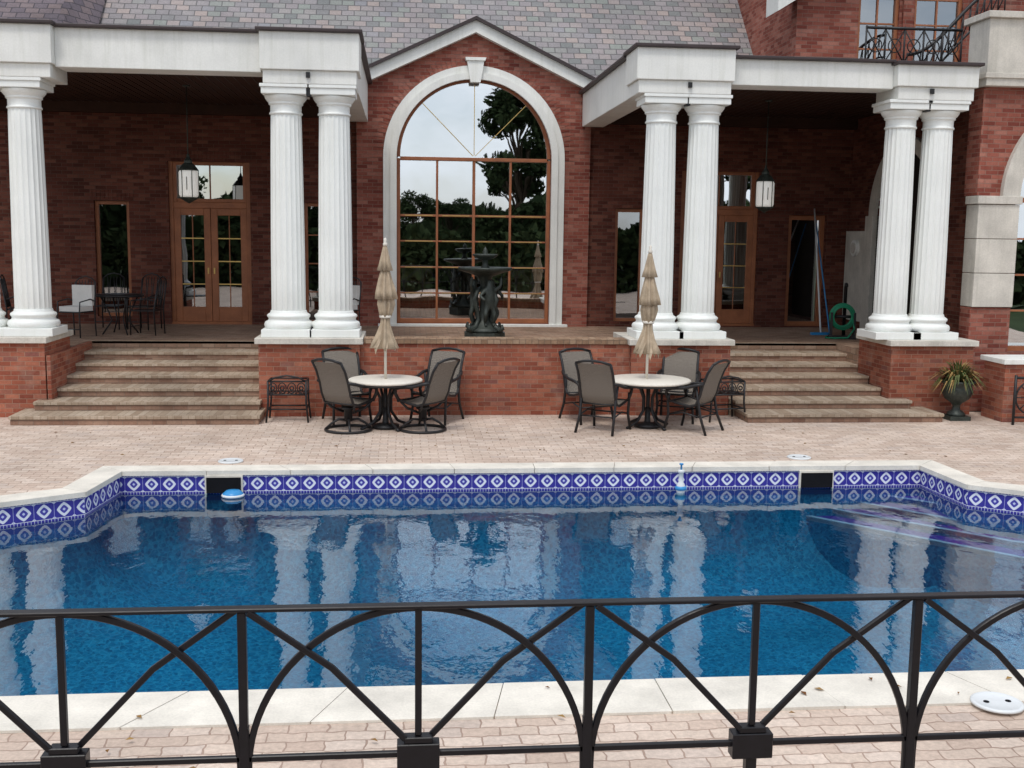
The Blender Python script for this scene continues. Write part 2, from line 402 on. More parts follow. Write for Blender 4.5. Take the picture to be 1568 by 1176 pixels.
c=MB(); c.lathe([(.001,-.4),(.05,-.4),(.05,-.16),(.028,-.13),(.028,-.02),(.04,-.01),(.04,.02),(.001,.025)],0,0,0,20); c.lathe([(.052,-.23),(.07,-.22),(.07,-.19),(.052,-.18)],0,0,1,20); c.lathe([(.012,.02),(.012,.08),(.026,.085),(.026,.1),(.001,.105)],0,0,1,12)
c.obj('chlorine_floater',['plastw','plastb'],None,loc=(3.36,13.0,0))

# ------------------------------------------------------------------ house
house=empty('brick_house')
YD=23.0
def arc(cx,cz,r,a0,a1,n): return [(cx+r*math.cos(a0+(a1-a0)*i/n),cz+r*math.sin(a0+(a1-a0)*i/n)) for i in range(n+1)]
CX=1.42; SP=4.34
b=MB()
lh=[rect(-4.68,-3.08,.93,4.2),rect(-6.13,-5.45,1.1,3.4),rect(-2.02,-1.4,.95,3.42)]
rh_=[rect(4.37,4.98,1.05,3.4),rect(5.75,7.42,.97,4.2),rect(8.08,8.9,.97,3.32)]
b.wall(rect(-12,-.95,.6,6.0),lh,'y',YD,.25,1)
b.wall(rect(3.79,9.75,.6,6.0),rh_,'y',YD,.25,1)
gh=[(CX-1.57,1.0),(CX+1.57,1.0)]+arc(CX,SP,1.57,0,pi,40)
b.wall([(-.95,.6),(3.79,.6),(3.79,5.92),(CX,7.02),(-.95,5.92)],[gh],'y',YD-.12,.3,0)
b.obj('main_walls',['brick','brick_shaded'],house)
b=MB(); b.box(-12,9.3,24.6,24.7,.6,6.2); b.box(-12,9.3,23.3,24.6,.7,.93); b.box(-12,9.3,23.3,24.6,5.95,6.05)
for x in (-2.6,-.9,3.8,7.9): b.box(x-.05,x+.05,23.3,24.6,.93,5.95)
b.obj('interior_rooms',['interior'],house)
b=MB()
nb=62
for i in range(nb):
    a=pi*(i+.5)/nb; r0,r1=1.845,2.04; da=pi/nb*.43
    pts=[(CX+r*math.cos(t),SP+r*math.sin(t)) for r,t in ((r0,a-da),(r1,a-da),(r1,a+da),(r0,a+da))]
    b.prism(pts,'y',YD-.130,YD-.118,0)
def soldier(x0,x1,z,y):
    k=int((x1-x0)/.078)
    for i in range(k): b.box(x0+i*(x1-x0)/k+.004,x0+(i+1)*(x1-x0)/k-.004,y-.012,y+.002,z,z+.2,1)
for h in lh+rh_: soldier(h[0][0]-.1,h[1][0]+.1,h[2][1]+.01,YD)
b.obj('soldier_course',['brick','brick_shaded'],house)
b=MB()
for r0,r1,pr in ((1.70,1.84,.17),(1.57,1.70,.22)):
    o_=arc(CX,SP,r1,0,pi,48); i_=arc(CX,SP,r0,pi,0,48)
    b.prism([(CX+r1,1.0)]+o_+[(CX-r1,1.0),(CX-r0,1.0)]+i_+[(CX+r0,1.0)],'y',YD-pr,YD-.1)
b.prism([(CX-.10,SP+1.5),(CX+.10,SP+1.5),(CX+.17,SP+1.92),(CX-.17,SP+1.92)],'y',YD-.28,YD-.1)
b.prism([(CX-.19,SP+1.92),(CX+.19,SP+1.92),(CX+.21,SP+1.98),(CX-.21,SP+1.98)],'y',YD-.31,YD-.1)
b.box(CX-1.95,CX+1.95,YD-.25,YD-.1,.9,1.0)
b.obj('arch_surround',['white'],house,bevel=.012)
wd=MB(); gl=MB(); GM=0
def win(x0,x1,z0,z1,y,cols,rows,fw=.07,mw=.025,gm=1):
    wd.box(x0,x0+fw,y,y+.1,z0,z1);wd.box(x1-fw,x1,y,y+.1,z0,z1);wd.box(x0+fw,x1-fw,y,y+.1,z1-fw,z1);wd.box(x0+fw,x1-fw,y,y+.1,z0,z0+fw)
    for i in range(1,cols):
        x=x0+fw+(x1-x0-2*fw)*i/cols; wd.box(x-mw/2,x+mw/2,y+.02,y+.08,z0+fw,z1-fw)
    for i in range(1,rows):
        z=z0+fw+(z1-z0-2*fw)*i/rows; wd.box(x0+fw,x1-fw,y+.025,y+.075,z-mw/2,z+mw/2)
    gl.add([(x0+fw,y+.05,z0+fw),(x1-fw,y+.05,z0+fw),(x1-fw,y+.05,z1-fw),(x0+fw,y+.05,z1-fw)],[(0,1,2,3)],gm)
br=MB()
def french(x0,x1,z0,zd,z1,y):
    wd.box(x0,x0+.08,y-.02,y+.12,z0,z1); wd.box(x1-.08,x1,y-.02,y+.12,z0,z1); wd.box(x0+.08,x1-.08,y-.02,y+.12,zd,zd+.12)
    xm=(x0+x1)/2
    for a,c_ in ((x0+.08,xm-.004),(xm+.004,x1-.08)):
        z=z0+.05
        wd.box(a,a+.13,y,y+.06,z,zd);wd.box(c_-.13,c_,y,y+.06,z,zd);wd.box(a+.13,c_-.13,y,y+.06,z,z+.3);wd.box(a+.13,c_-.13,y,y+.06,zd-.14,zd)
        for i in range(1,2): wd.box((a+c_)/2-.01,(a+c_)/2+.01,y+.015,y+.045,z+.3,zd-.14)
        for i in range(1,4):
            zz=z+.3+(zd-.14-z-.3)*i/4; br.box(a+.13,c_-.13,y+.012,y+.022,zz-.011,zz+.011)
        gl.add([(a+.13,y+.03,z+.3),(c_-.13,y+.03,z+.3),(c_-.13,y+.03,zd-.14),(a+.13,y+.03,zd-.14)],[(0,1,2,3)],1)
    wd.box(x0-.02,x1+.02,y-.06,y+.12,z0-.02,z0+.05)
    for x in (xm-.06,xm+.06): br.box(x-.015,x+.015,y-.035,y,z0+1.02,z0+1.14)
    win(x0+.08,x1-.08,zd+.12,z1,y,2,1,gm=0)
french(-4.68,-3.08,.95,3.28,4.2,YD+.08); french(5.75,7.42,.97,3.3,4.2,YD+.08)
win(-6.13,-5.45,1.1,3.4,YD+.08,1,1); win(-2.02,-1.4,.97,3.42,YD+.08,1,4); win(4.37,4.98,1.05,3.4,YD+.08,1,1); win(8.08,8.9,.97,3.32,YD+.1,1,1,.1)
y=YD-.02; x0,x1=CX-1.57,CX+1.57
wd.box(x0,x0+.07,y,y+.12,1.0,SP);wd.box(x1-.07,x1,y,y+.12,1.0,SP);wd.box(x0+.07,x1-.07,y,y+.12,1.0,1.1);wd.box(x0+.07,x1-.07,y-.01,y+.12,SP-.035,SP+.035)
for i in (1,2,3):
    x=x0+.07+(x1-x0-.14)*i/4; w_=.022 if i!=2 else .028; wd.box(x-w_,x+w_,y,y+.11,1.1,SP-.035)
for z in (1.62,2.15,2.68,3.2):
    wd.box(x0+.07,x1-.07,y+.02,y+.09,z-(.022 if z>3 else .016),z+(.022 if z>3 else .016))
for i in range(4):
    for z in (1.62,2.15,2.68,3.2):
        xa=x0+.13+(x1-x0-.14)*i/4; br.box(xa+.04,xa+.6,y-.004,y+.004,z-.009,z+.009)
o_=arc(CX,SP+.035,1.565,0,pi,40); i_=arc(CX,SP+.035,1.50,pi,0,40); wd.prism(o_+i_,'y',y,y+.1)
for a in (45,90,135):
    t=math.radians(a); p0=(CX+.03*math.cos(t),SP+.05+.03*math.sin(t)); p1=(CX+1.5*math.cos(t),SP+.05+1.5*math.sin(t)); br.ribbon([p0,p1],.013,.02,y+.05)
gl.wall([(x0+.02,1.05),(x1-.02,1.05)]+arc(CX,SP,1.55,0,pi,40),[],'y',y+.06,0)
wd.obj('window_frames',['wood'],house,bevel=.006,seg=1); gl.obj('window_panes',['glass','glassd'],house); br.obj('brass_muntins',['brass'],house)
cu=MB()
def curtain(x0,x1,z0,z1,y,k):
    n_=k*8; vs=[]
    for i in range(n_+1):
        x=x0+(x1-x0)*i/n_; yy=y+.04*math.sin(i/8*2*pi)
        vs+=[(x,yy,z0),(x,yy,z1)]
    cu.add(vs,[(2*i,2*i+2,2*i+3,2*i+1) for i in range(n_)],0,True)
curtain(x0+.1,x0+.75,1.1,2.2,YD+.35,6); curtain(CX+.65,CX+1.5,1.1,2.1,YD+.35,6)
cu.obj('curtains',['curtain'],house)

t=MB()
def rake(sgn,m,o0,o1,y0,y1,xe=2.5):
    sl=.468; c_=math.cos(math.atan(sl))
    a0=7.08-o0/c_; a1=7.08-o1/c_
    pts=[(CX,a0),(CX+sgn*xe,a0-sl*xe),(CX+sgn*xe,a1-sl*xe),(CX,a1)]
    t.prism(pts,'y',y0,y1,m)
for s_ in (-1,1):
    rake(s_,0,.04,.25,YD-.30,YD-.12); rake(s_,1,-.02,.04,YD-.38,YD+.2,2.56)
t.obj('gable_rake_trim',['white','darkcap'],house,bevel=.006,seg=1)
r=MB()
r.add([(-6.6,23.02,6.02),(14,23.02,6.02),(14,30.5,14.0),(-6.6,30.5,14.0)],[(0,1,2,3)],0)
for s_ in (-1,1):
    r.add([(CX,YD-.3,7.10),(CX+s_*2.56,YD-.3,5.89),(CX+s_*2.56,YD+.3,5.89),(CX,YD+1.5,7.10)],[(0,1,2,3)],0)
r.add([(-14,21.8,5.9),(-6.62,21.8,5.9),(-6.62,28,11.6),(-14,28,11.6)],[(0,1,2,3)],1)
r.add([(-6.62,21.8,5.9),(-6.1,22.7,5.9),(-6.1,28.5,11.6),(-6.62,28,11.6)],[(0,1,2,3)],1)
r.box(-6.75,-6.35,24.5,25.0,8,10.5,2)
r.obj('slate_roof',['slate','slate2','brick'],house)

# porches
ent=MB()
def block(x0,x1,zt,y0=17.25,y1=18.15,zb=5.03):
    ent.box(x0+.04,x1-.04,y0+.05,y1,zb,zb+.2); ent.box(x0,x1,y0,y1,zb+.2,zt-.05); ent.box(x0-.05,x1+.05,y0-.07,y1+.02,zt-.05,zt+.0,1)
def front(x0,x1,zt):
    ent.box(x0,x1,17.42,17.95,5.2,zt-.06); ent.box(x0,x1,17.33,17.97,zt-.06,zt-.015,1)
ZL,ZR=5.83,5.66
block(-8.2,-5.12,ZL); block(-2.14,-.67,ZL); front(-5.12,-2.14,ZL)
block(3.56,5.1,5.76); block(7.72,9.05,5.61); front(5.1,7.72,ZR)
ent.box(-1.12,-.72,18.15,22.87,5.03,ZL-.06); ent.box(-1.2,-.63,18.17,22.86,ZL-.06,ZL-.012,1)
ent.box(3.61,4.05,18.15,22.87,5.03,5.68); ent.box(3.52,4.12,18.17,22.86,5.68,5.73,1)
ent.obj('porch_entablature',['white','darkcap'],house,bevel=.01)
sp=MB()
for x in (-1.43,4.4,8.3):
    sp.box(x-.035,x+.035,17.35,17.5,4.86,5.02); sp.tube([(x,17.42,5.02),(x,17.42,5.06)],.012,0,6)
    sp.prism([(x-.03,5.12),(x+.03,5.12),(x+.03,5.2),(x-.03,5.2)],'y',17.255,17.29,0)
sp.obj('porch_flood_lights',['iron'],house,bevel=.006)
p=MB(); p.box(-8.1,-1.13,17.96,22.99,5.30,5.42,0); p.box(4.06,9.39,17.96,22.99,5.30,5.42,0)
p.box(-8.1,-1.13,18.0,22.99,5.6,ZL-.03,1); p.box(4.06,9.39,18.0,22.99,5.5,5.57,1)
p.box(-8.1,-1.13,22.8,22.985,5.1,5.30,0); p.box(4.06,9.39,22.8,22.985,5.1,5.30,0)
for x in np.arange(-8.0,-1.2,.15): p.box(x,x+.012,17.97,22.8,5.293,5.3,1)
for x in np.arange(4.15,9.3,.15): p.box(x,x+.012,17.97,22.8,5.293,5.3,1)
p.obj('porch_ceiling',['ceil','darkcap'],house)
cm=MB()
def flute(r,z,a):
    u=(a*20/(2*pi))%1; return r*(1-.06*math.sin(pi*u)**.7)
prof=[(.268,1.62),(.267,2.0),(.264,2.6),(.257,3.2),(.248,3.9),(.238,4.5),(.235,4.62)]
cm.lathe(prof,0,0,0,160,flute)
cm.box(-.385,.385,-.385,.385,1.22,1.34)
cm.lathe([(.36,1.34),(.375,1.37),(.38,1.40),(.365,1.44),(.32,1.46),(.31,1.485),(.32,1.505),(.335,1.52),(.335,1.545),(.31,1.565),(.285,1.58),(.275,1.62),(.1,1.62)],0,0,0,48)
cm.lathe([(.1,4.60),(.245,4.60),(.256,4.615),(.246,4.635),(.236,4.64),(.236,4.74),(.258,4.75),(.264,4.765),(.258,4.78),(.28,4.80),(.31,4.84),(.325,4.88),(.1,4.885)],0,0,0,48)
cm.box(-.335,.335,-.335,.335,4.885,4.98); cm.box(-.355,.355,-.355,.355,4.98,5.03)
first=None
for x in (-1.80,-1.07,-5.66,-6.42,4.05,4.74,7.99,8.62):
    if first is None: first=cm.obj('porch_column',['colwhite'],house,bevel=.008,loc=(x,17.66,0))
    else: dup(first,'porch_column',(x,17.66,0),0,house)
q=MB()
for x0,x1 in ((-9,-5.38),(-2.22,-.68),(3.58,5.18),(7.85,9.24)):
    q.box(x0,x1,17.2,18.5,0,1.13,0); q.box(x0-.05,x1+.05,17.13,18.53,1.13,1.22,1)
q.box(-.68,3.58,17.3,17.62,0,1.13,0)
q.box(-.68+.06,3.58-.06,17.27,17.65,1.13,1.21,4)
q.box(-9,-5.36,18.5,23,0,.95,2); q.box(-5.36,-2.24,19.46,23,0,.95,2); q.box(-2.24,5.2,17.62,23,0,.949,2); q.box(5.2,7.83,19.46,23,0,.95,2); q.box(7.83,9.4,18.5,23,0,.95,2)
q.box(-5.36,-5.3,17.2,19.46,0,.94,0)
for (xa,xb,xo,xp) in ((-5.3,-2.24,-5.68,-2.14),(5.2,7.83,5.28,8.42)):
    for i in range(7):
        yf=16.46+.5*i; zt=.95*(i+1)/7; zb=.95*i/7
        X0,X1=(xo,xp) if i==0 else ((xo*.5+xa*.5,xp*.5+xb*.5) if i==1 else (xa,xb))
        if i<2:
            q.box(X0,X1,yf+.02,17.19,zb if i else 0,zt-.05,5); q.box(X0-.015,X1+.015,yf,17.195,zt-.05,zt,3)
            if i==0: q.box(xa,xb,17.19,17.5,0,zt-.001,3)
            else: q.box(xa,xb,17.19,17.5,zb,zt-.001,3)
        else:
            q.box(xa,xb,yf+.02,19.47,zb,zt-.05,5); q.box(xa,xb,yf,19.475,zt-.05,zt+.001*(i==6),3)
q.obj('terrace_and_stairs',['brick_wall','stone','floor','tread','tanbrick','riser'],house,bevel=.008,seg=1)

# right wing
rw=MB()
hole=[(10.0,1.0),(13.0,1.0)]+arc(11.5,3.55,1.5,0,pi,30)
rw.wall([(9.4,0),(18,0),(18,5.3),(9.4,5.3)],[hole],'y',17.6,.4,0)
o_=arc(11.5,3.55,1.78,0,pi,40); i_=arc(11.5,3.55,1.48,pi,0,40); rw.prism(o_+i_,'y',17.5,17.75,1)
for i,(z0,z1) in enumerate([(1.75,2.3),(2.31,2.86),(2.87,3.42),(3.43,3.56)]):
    e=.03 if i==3 else 0
    rw.box(9.32-e,10.02+e,17.5-e,17.9,z0,z1,1)
rw.box(9.32,10.02,17.55,17.9,0,1.74,0)
rw.box(9.32,9.42,17.58,18.02,3.57,5.29,0)
rw.box(9.28,18,17.45,18.1,5.3,6.35,1); rw.box(9.22,18,17.38,18.2,6.35,6.45,1); rw.box(9.25,18,17.42,18.15,5.42,5.5,1)
side=[(19.2,.96),(21.6,.96)]+[(20.4+1.2*math.cos(a),3.3+1.2*math.sin(a)) for a in np.linspace(0,pi,24)]
rw.wall([(18.03,0),(22.995,0),(22.995,5.6),(18.03,5.6)],[side],'x',9.4,.3,4)
po=[(20.4+1.45*math.cos(a),3.3+1.45*math.sin(a)) for a in np.linspace(0,pi,30)]; pin=[(20.4+1.2*math.cos(a),3.3+1.2*math.sin(a)) for a in np.linspace(pi,0,30)]
rw.prism(po+pin,'x',9.32,9.45,1)
rw.box(9.3,9.5,21.6,21.95,.95,3.3,1); rw.box(9.3,9.5,18.9,19.2,.95,3.3,1)
rw.box(9.33,9.5,21.96,22.97,1.15,3.0,1)
rw.prism([(22.4+.17*math.cos(a),2.65+.17*math.sin(a)) for a in np.linspace(0,2*pi,25)[:-1]],'x',9.27,9.33,2)
rw.prism([(22.4+.11*math.cos(a),2.65+.11*math.sin(a)) for a in np.linspace(0,2*pi,25)[:-1]],'x',9.25,9.275,1)
rw.box(9.85,9.95,18.05,23,.9,5.5,3); rw.box(9.9,14,17.98,18.03,0.9,5.2,3)
uh=[rect(8.55,9.35,5.9,7.9),rect(9.65,10.6,5.9,7.9)]
rw.wall([(7.35,5.58),(18,5.58),(18,10.5),(7.35,10.5)],uh,'y',21.0,.25,0)
rw.wall([(21.26,5.58),(27,5.58),(27,10.5),(21.26,10.5)],[],'x',7.35,.25,0)
rw.box(9.4,9.6,20.93,21.05,5.8,8.0,0)
rw.box(8.45,10.7,20.9,20.99,5.78,5.9,1)
rw.prism([(6.85,6.98),(9.4,8.58),(9.4,8.95),(6.85,7.33)],'y',20.6,21.3,2)
rw.obj('right_wing_walls',['brick','stone','white','interior','brick_shaded'],house,bevel=.006,seg=1)
wd=MB();gl=MB()
win(8.55,9.35,5.9,7.9,21.06,2,4,.06,.03);win(9.65,10.6,5.9,7.9,21.06,2,4,.06,.03); win(10.0,13.0,1.0,3.55,17.75,4,4,.08,.03,gm=0)
gl.wall(arc(11.5,3.55,1.48,0,pi,30),[],'y',17.8,0)
wd.obj('wing_window_frames',['wood'],house); gl.obj('wing_window_panes',['glass','glassd'],house)
ir=MB(); ir.box(8.4,10.7,21.4,21.5,5.5,8.5); ir.obj('wing_interior',['interior'],house)

rl=MB()
rl.tube([(7.6,18.3,6.3),(9.25,18.3,6.3)],.025,0,8); rl.tube([(7.6,18.3,5.73),(9.25,18.3,5.73)],.018,0,8)
for i in range(6):
    x=7.6+i*.33; rl.tube([(x,18.3,5.57),(x,18.3,6.33)],.016,0,6)
for i in range(5):
    x=7.6+i*.33; rl.tube([(x,18.3,5.75),(x+.33,18.3,6.28)],.011,0,6); rl.tube([(x+.33,18.3,5.75),(x,18.3,6.28)],.011,0,6)
cv=[(8.5+.12*k,18.7,5.95+.95*(1-math.cos(pi*k/14))/1.6) for k in range(15)]
rl.tube(cv,.03,0,8); rl.tube([(a,b_,c_-.45) for a,b_,c_ in cv],.02,0,8)
for k in range(0,15,1):
    a,b_,c_=cv[k]; rl.tube([(a,b_,c_-.45),(a,b_,c_)],.012,0,6)
    if k<14:
        x_,y_,z_=cv[k+1]; rl.tube([(a,b_,c_-.4),((a+x_)/2+.03,y_,(c_+z_)/2-.2),(x_,y_,z_-.05)],.01,0,6)
for k in range(5):
    a_=k*.33+7.6+.165; rl.tube([(a_+.11*math.cos(t_),18.3,6.02+.11*math.sin(t_)) for t_ in np.linspace(0,2*pi,14)[:-1]],.01,0,6,True)
rl.obj('balcony_railing',['iron'],house)

# lanterns
lt=MB()
lt.lathe([(.165,.53),(.17,.55),(.10,.64),(.07,.66),(.07,.70),(.03,.76),(.015,.82),(.001,.82)],0,0,1,8,sm=False)
lt.lathe([(.005,-.03),(.06,.0),(.13,.04),(.16,.06),(.16,.075),(.01,.08)],0,0,1,8,sm=False)
lt.lathe([(.001,.08),(.145,.08),(.165,.12),(.165,.50),(.15,.53),(.001,.53)],0,0,0,24)
for k in range(6):
    a=2*pi*k/6; x_,y_=.17*math.cos(a),.17*math.sin(a); lt.tube([(x_,y_,.06),(x_,y_,.54)],.007,1,5)
for k in range(3):
    a=-pi/2+(k-1)*.5
    lt.tube([(.172*math.cos(a),.172*math.sin(a),.2),(.176*math.cos(a),.176*math.sin(a),.38),(.172*math.cos(a),.172*math.sin(a),.42)],.007,1,5)
lt.tube([(0,0,.78),(0,0,1.98)],.01,1,6)
lt.lathe([(.07,1.95),(.06,1.98),(.01,1.985)],0,0,1,12)
lo=lt.obj('hanging_lantern',['frost','bronze'],None,loc=(-3.72,20,3.33)); dup(lo,'hanging_lantern',(6.55,20,3.32))

# ------------------------------------------------------------------ fountain
fo=empty('garden_fountain',(0,0,0)); FX,FY=1.42,19.6
f=MB()
f.prism([(FX+.38*math.cos(a),FY+.38*math.sin(a)) for a in np.arange(8)*pi/4+pi/8],'z',.95,1.12)
f.lathe([(.32,1.12),(.34,1.16),(.25,1.2),(.2,1.26),(.12,1.34),(.09,1.5),(.07,1.8),(.09,2.0),(.14,2.1),(.3,2.16),(.44,2.2),(.47,2.24),(.455,2.26),(.3,2.2),(.1,2.2)],FX,FY,0,40,lambda r,z,a:r*(1+(.03*math.cos(12*a) if z>2.1 else 0)))
f.lathe([(.05,2.18),(.09,2.24),(.05,2.3),(.05,2.38),(.16,2.42),(.22,2.47),(.21,2.49),(.1,2.45),(.04,2.47),(.05,2.53),(.03,2.58),(.001,2.62)],FX,FY,0,32,lambda r,z,a:r*(1+(.04*math.cos(10*a) if 2.4<z<2.5 else 0)))
for k in range(4):
    a=k*pi/2+pi/4; ca,sa=math.cos(a),math.sin(a)
    pts=[(FX+r_*ca,FY+r_*sa,z_) for r_,z_ in ((.1,1.9),(.2,1.85),(.27,1.7),(.2,1.5),(.16,1.35),(.24,1.22),(.36,1.16),(.42,1.2),(.4,1.27))]
    f.tube(pts,[.03,.04,.045,.04,.04,.05,.05,.035,.02],0,8)
f.obj('bowls_and_stem',['bronze'],fo,bevel=0)
def cherub(ang,x,y,z):
    V_=[(0,0,.36),(0,.01,.5),(0,.01,.62),(0,.0,.72),(0,.0,.82),(.1,0,.62),(.2,-.03,.7),(.22,.0,.86),(-.1,0,.62),(-.2,-.05,.52),(-.14,-.13,.45),(.06,0,.32),(.08,-.04,.18),(.07,0,.03),(.07,-.06,.0),(-.06,0,.32),(-.1,-.06,.2),(-.07,.02,.04),(-.07,-.04,.0)]
    E=[(0,1),(1,2),(2,3),(3,4),(2,5),(5,6),(6,7),(2,8),(8,9),(9,10),(0,11),(11,12),(12,13),(13,14),(0,15),(15,16),(16,17),(17,18)]
    R_=[.085,.09,.085,.04,.075,.04,.03,.025,.04,.03,.025,.055,.045,.028,.022,.055,.045,.028,.022]
    me=bpy.data.meshes.new('cherub'); me.from_pydata(V_,E,[]); me.materials.append(M['bronze'])
    o=bpy.data.objects.new('cherub_figure',me); scene.collection.objects.link(o)
    sk=o.modifiers.new('skin','SKIN')
    for i,rr in enumerate(R_): me.skin_vertices[0].data[i].radius=(rr,rr)
    me.skin_vertices[0].data[0].use_root=True
    sk.use_smooth_shade=True; ss=o.modifiers.new('sub','SUBSURF'); ss.levels=1; ss.render_levels=1
    o.location=(x,y,z); o.rotation_euler=(0,0,ang); o.parent=fo
try:
    for k in range(3):
        a=-pi/2+k*2*pi/3+.35; cherub(a+pi/2,FX+.2*math.cos(a),FY+.2*math.sin(a),1.24)
except Exception as e: print(e)

# ------------------------------------------------------------------ patio furniture
def table(name,r,loc):
    t=MB(); t.lathe([(.02,.685),(r-.03,.685),(r,.695),(r,.715),(r-.015,.728),(.001,.728)],0,0,0,48)
    t.tube([(r*.96*math.cos(a),r*.96*math.sin(a),.672) for a in np.linspace(0,2*pi,33)[:-1]],.016,1,6,True)
    for k in range(4):
        a=k*pi/2+.5; ca,sa=math.cos(a),math.sin(a)
        t.tube([(q_*ca,q_*sa,z_) for q_,z_ in ((.40,.67),(.16,.6),(.09,.45),(.09,.25),(.2,.1),(.36,.03),(.4,.015))],.022,1,8)
    t.lathe([(.14,.0),(.2,.01),(.2,.05),(.05,.07),(.045,.12),(.04,.3),(.001,.3)],0,0,1,24)
    t.tube([(0,0,.1),(0,0,.67)],.03,1,10)
    return t.obj(name,['tabletop','iron'],None,loc=loc)
table('patio_table',.54,(-.27,16.15,0)); table('patio_table',.63,(3.63,16.15,0))
def umbrella(loc,seed):
    rr=random.Random(seed); px,py=rr.uniform(0,6),rr.uniform(0,6)
    def fold(r,z,a):
        k=.20 if z<2.35 else .14
        return r*(1+k*math.cos(8*a+.5*math.sin(a+px)+z*.6)+.10*math.sin(3*a+z*5+py)+.05*math.sin(13*a+z*9))
    u=MB()
    u.tube([(0,0,.7),(0,0,2.62)],.02,1,10)
    def tier(pr): u.lathe(pr,0,0,0,96,fold)
    tier([(.05,1.66),(.062,1.5),(.10,1.36),(.14,1.25),(.175,1.15),(.165,1.145),(.05,1.35)])
    tier([(.03,2.05),(.07,1.98),(.10,1.86),(.11,1.78),(.09,1.68),(.068,1.6),(.05,1.6)])
    tier([(.02,2.38),(.055,2.28),(.09,2.12),(.125,1.96),(.14,1.86),(.13,1.86),(.05,2.1)])
    tier([(.012,2.64),(.03,2.6),(.05,2.5),(.075,2.38),(.10,2.27),(.09,2.268),(.03,2.42)])
    for k in range(8):
        a=k*pi/4; L_=rr.uniform(.03,.10)
        u.add([(.1*math.cos(a-.3),.1*math.sin(a-.3),1.3),(.19*math.cos(a-.2),.19*math.sin(a-.2),1.17),(.2*math.cos(a),.2*math.sin(a),1.15-L_),(.19*math.cos(a+.2),.19*math.sin(a+.2),1.17),(.1*math.cos(a+.3),.1*math.sin(a+.3),1.3)],[(0,1,2,3,4)],0)
    u.lathe([(.03,2.62),(.035,2.65),(.015,2.68),(.025,2.71),(.001,2.74)],0,0,1,12)
    u.lathe([(.08,1.585),(.088,1.6),(.082,1.625)],0,0,1,16)
    return u.obj('closed_umbrella',['umb','tabletop'],None,loc=loc)
umbrella((-.27,16.15,.03),1); umbrella((3.6,16.15,-.03),5)

def chair(name,loc,rot,swivel):
    c=MB(); W=.27
    bk=[(-.20,.43),(-.26,.56),(-.30,.72),(-.37,.9),(-.45,1.03)]; st=[(.25,.44),(.2,.455),(.05,.42),(-.1,.40),(-.20,.43)]
    path=st+bk[1:]
    vs=[];nx=6
    for (y_,z_) in path:
        for i in range(nx+1):
            x_=-W+2*W*i/nx; sag=.02*(1-(2*i/nx-1)**2); vs.append((x_,y_+sag*.6*(-1 if z_>.5 else 0),z_-sag*(1 if z_<.5 else 0)))
    c.add(vs,[(j*(nx+1)+i,j*(nx+1)+i+1,(j+1)*(nx+1)+i+1,(j+1)*(nx+1)+i) for j in range(len(path)-1) for i in range(nx)],0,True)
    for s_ in (-1,1):
        c.tube([(s_*W,y_,z_) for y_,z_ in path],.02,1,8)
        arm=[(s_*(W+.01),-.32,.74),(s_*(W+.05),-.22,.72),(s_*(W+.06),-.05,.67),(s_*(W+.06),.15,.65),(s_*(W+.05),.25,.62),(s_*(W+.03),.27,.55),(s_*(W+.01),.22,.45)]
        c.tube(arm,.024,1,8)
        if not swivel:
            c.tube([(s_*(W+.02),.22,.56),(s_*(W+.01),.25,.45),(s_*W,.24,.25),(s_*(W+.02),.30,.0)],.02,1,8)
            c.tube([(s_*(W+.01),-.2,.71),(s_*W,-.24,.45),(s_*W,-.28,.25),(s_*(W+.02),-.38,.0)],.02,1,8)
            c.tube([(s_*W,.24,.25),(s_*W,0,.3),(s_*W,-.28,.25)],.012,1,6)
        else:
            c.tube([(s_*W,.2,.44),(s_*W*.8,.12,.34),(s_*.1,.0,.27)],.018,1,8); c.tube([(s_*W,-.18,.42),(s_*W*.8,-.12,.34),(s_*.1,.0,.27)],.018,1,8)
    tp=bk[-1]; c.tube([(-W,tp[0],tp[1]),(-W*.5,tp[0]-.02,tp[1]+.035),(0,tp[0]-.025,tp[1]+.045),(W*.5,tp[0]-.02,tp[1]+.035),(W,tp[0],tp[1])],.02,1,8)
    c.tube([(-W,.25,.44),(W,.25,.44)],.016,1,8); c.tube([(-W,-.2,.42),(W,-.2,.42)],.014,1,8)
    if swivel:
        c.tube([(.33*math.cos(a),.33*math.sin(a),.022) for a in np.linspace(0,2*pi,29)[:-1]],.02,1,8,True)
        c.lathe([(.06,.14),(.06,.3),(.1,.32),(.1,.35),(.001,.35)],0,0,1,16)
        for k in range(4):
            a=k*pi/2+pi/4; ca,sa=math.cos(a),math.sin(a)
            c.tube([(q_*ca,q_*sa,z_) for q_,z_ in ((.05,.16),(.14,.17),(.24,.11),(.33,.03))],.018,1,8)
    else:
        c.tube([(-W,.24,.25),(W,.24,.25)],.012,1,6); c.tube([(-W,-.28,.25),(W,-.28,.25)],.012,1,6)
    return c.obj(name,['sling','iron'],None,loc=loc,rot=rot)
for (x,y,dx,dy,sw) in ((-.80,15.95,.62,.78,1),(.27,15.95,-.8,.6,1),(-.85,16.72,.3,-.95,0),(.48,16.72,-.45,-.9,0),(2.92,15.85,.55,.83,0),(4.22,15.85,-.75,.66,0),(2.82,16.72,.35,-.93,0),(4.22,16.75,-.35,-.93,0)):
    chair('patio_swivel_chair' if sw else 'patio_armchair',(x,y,0),math.atan2(dy,dx)-pi/2,sw)

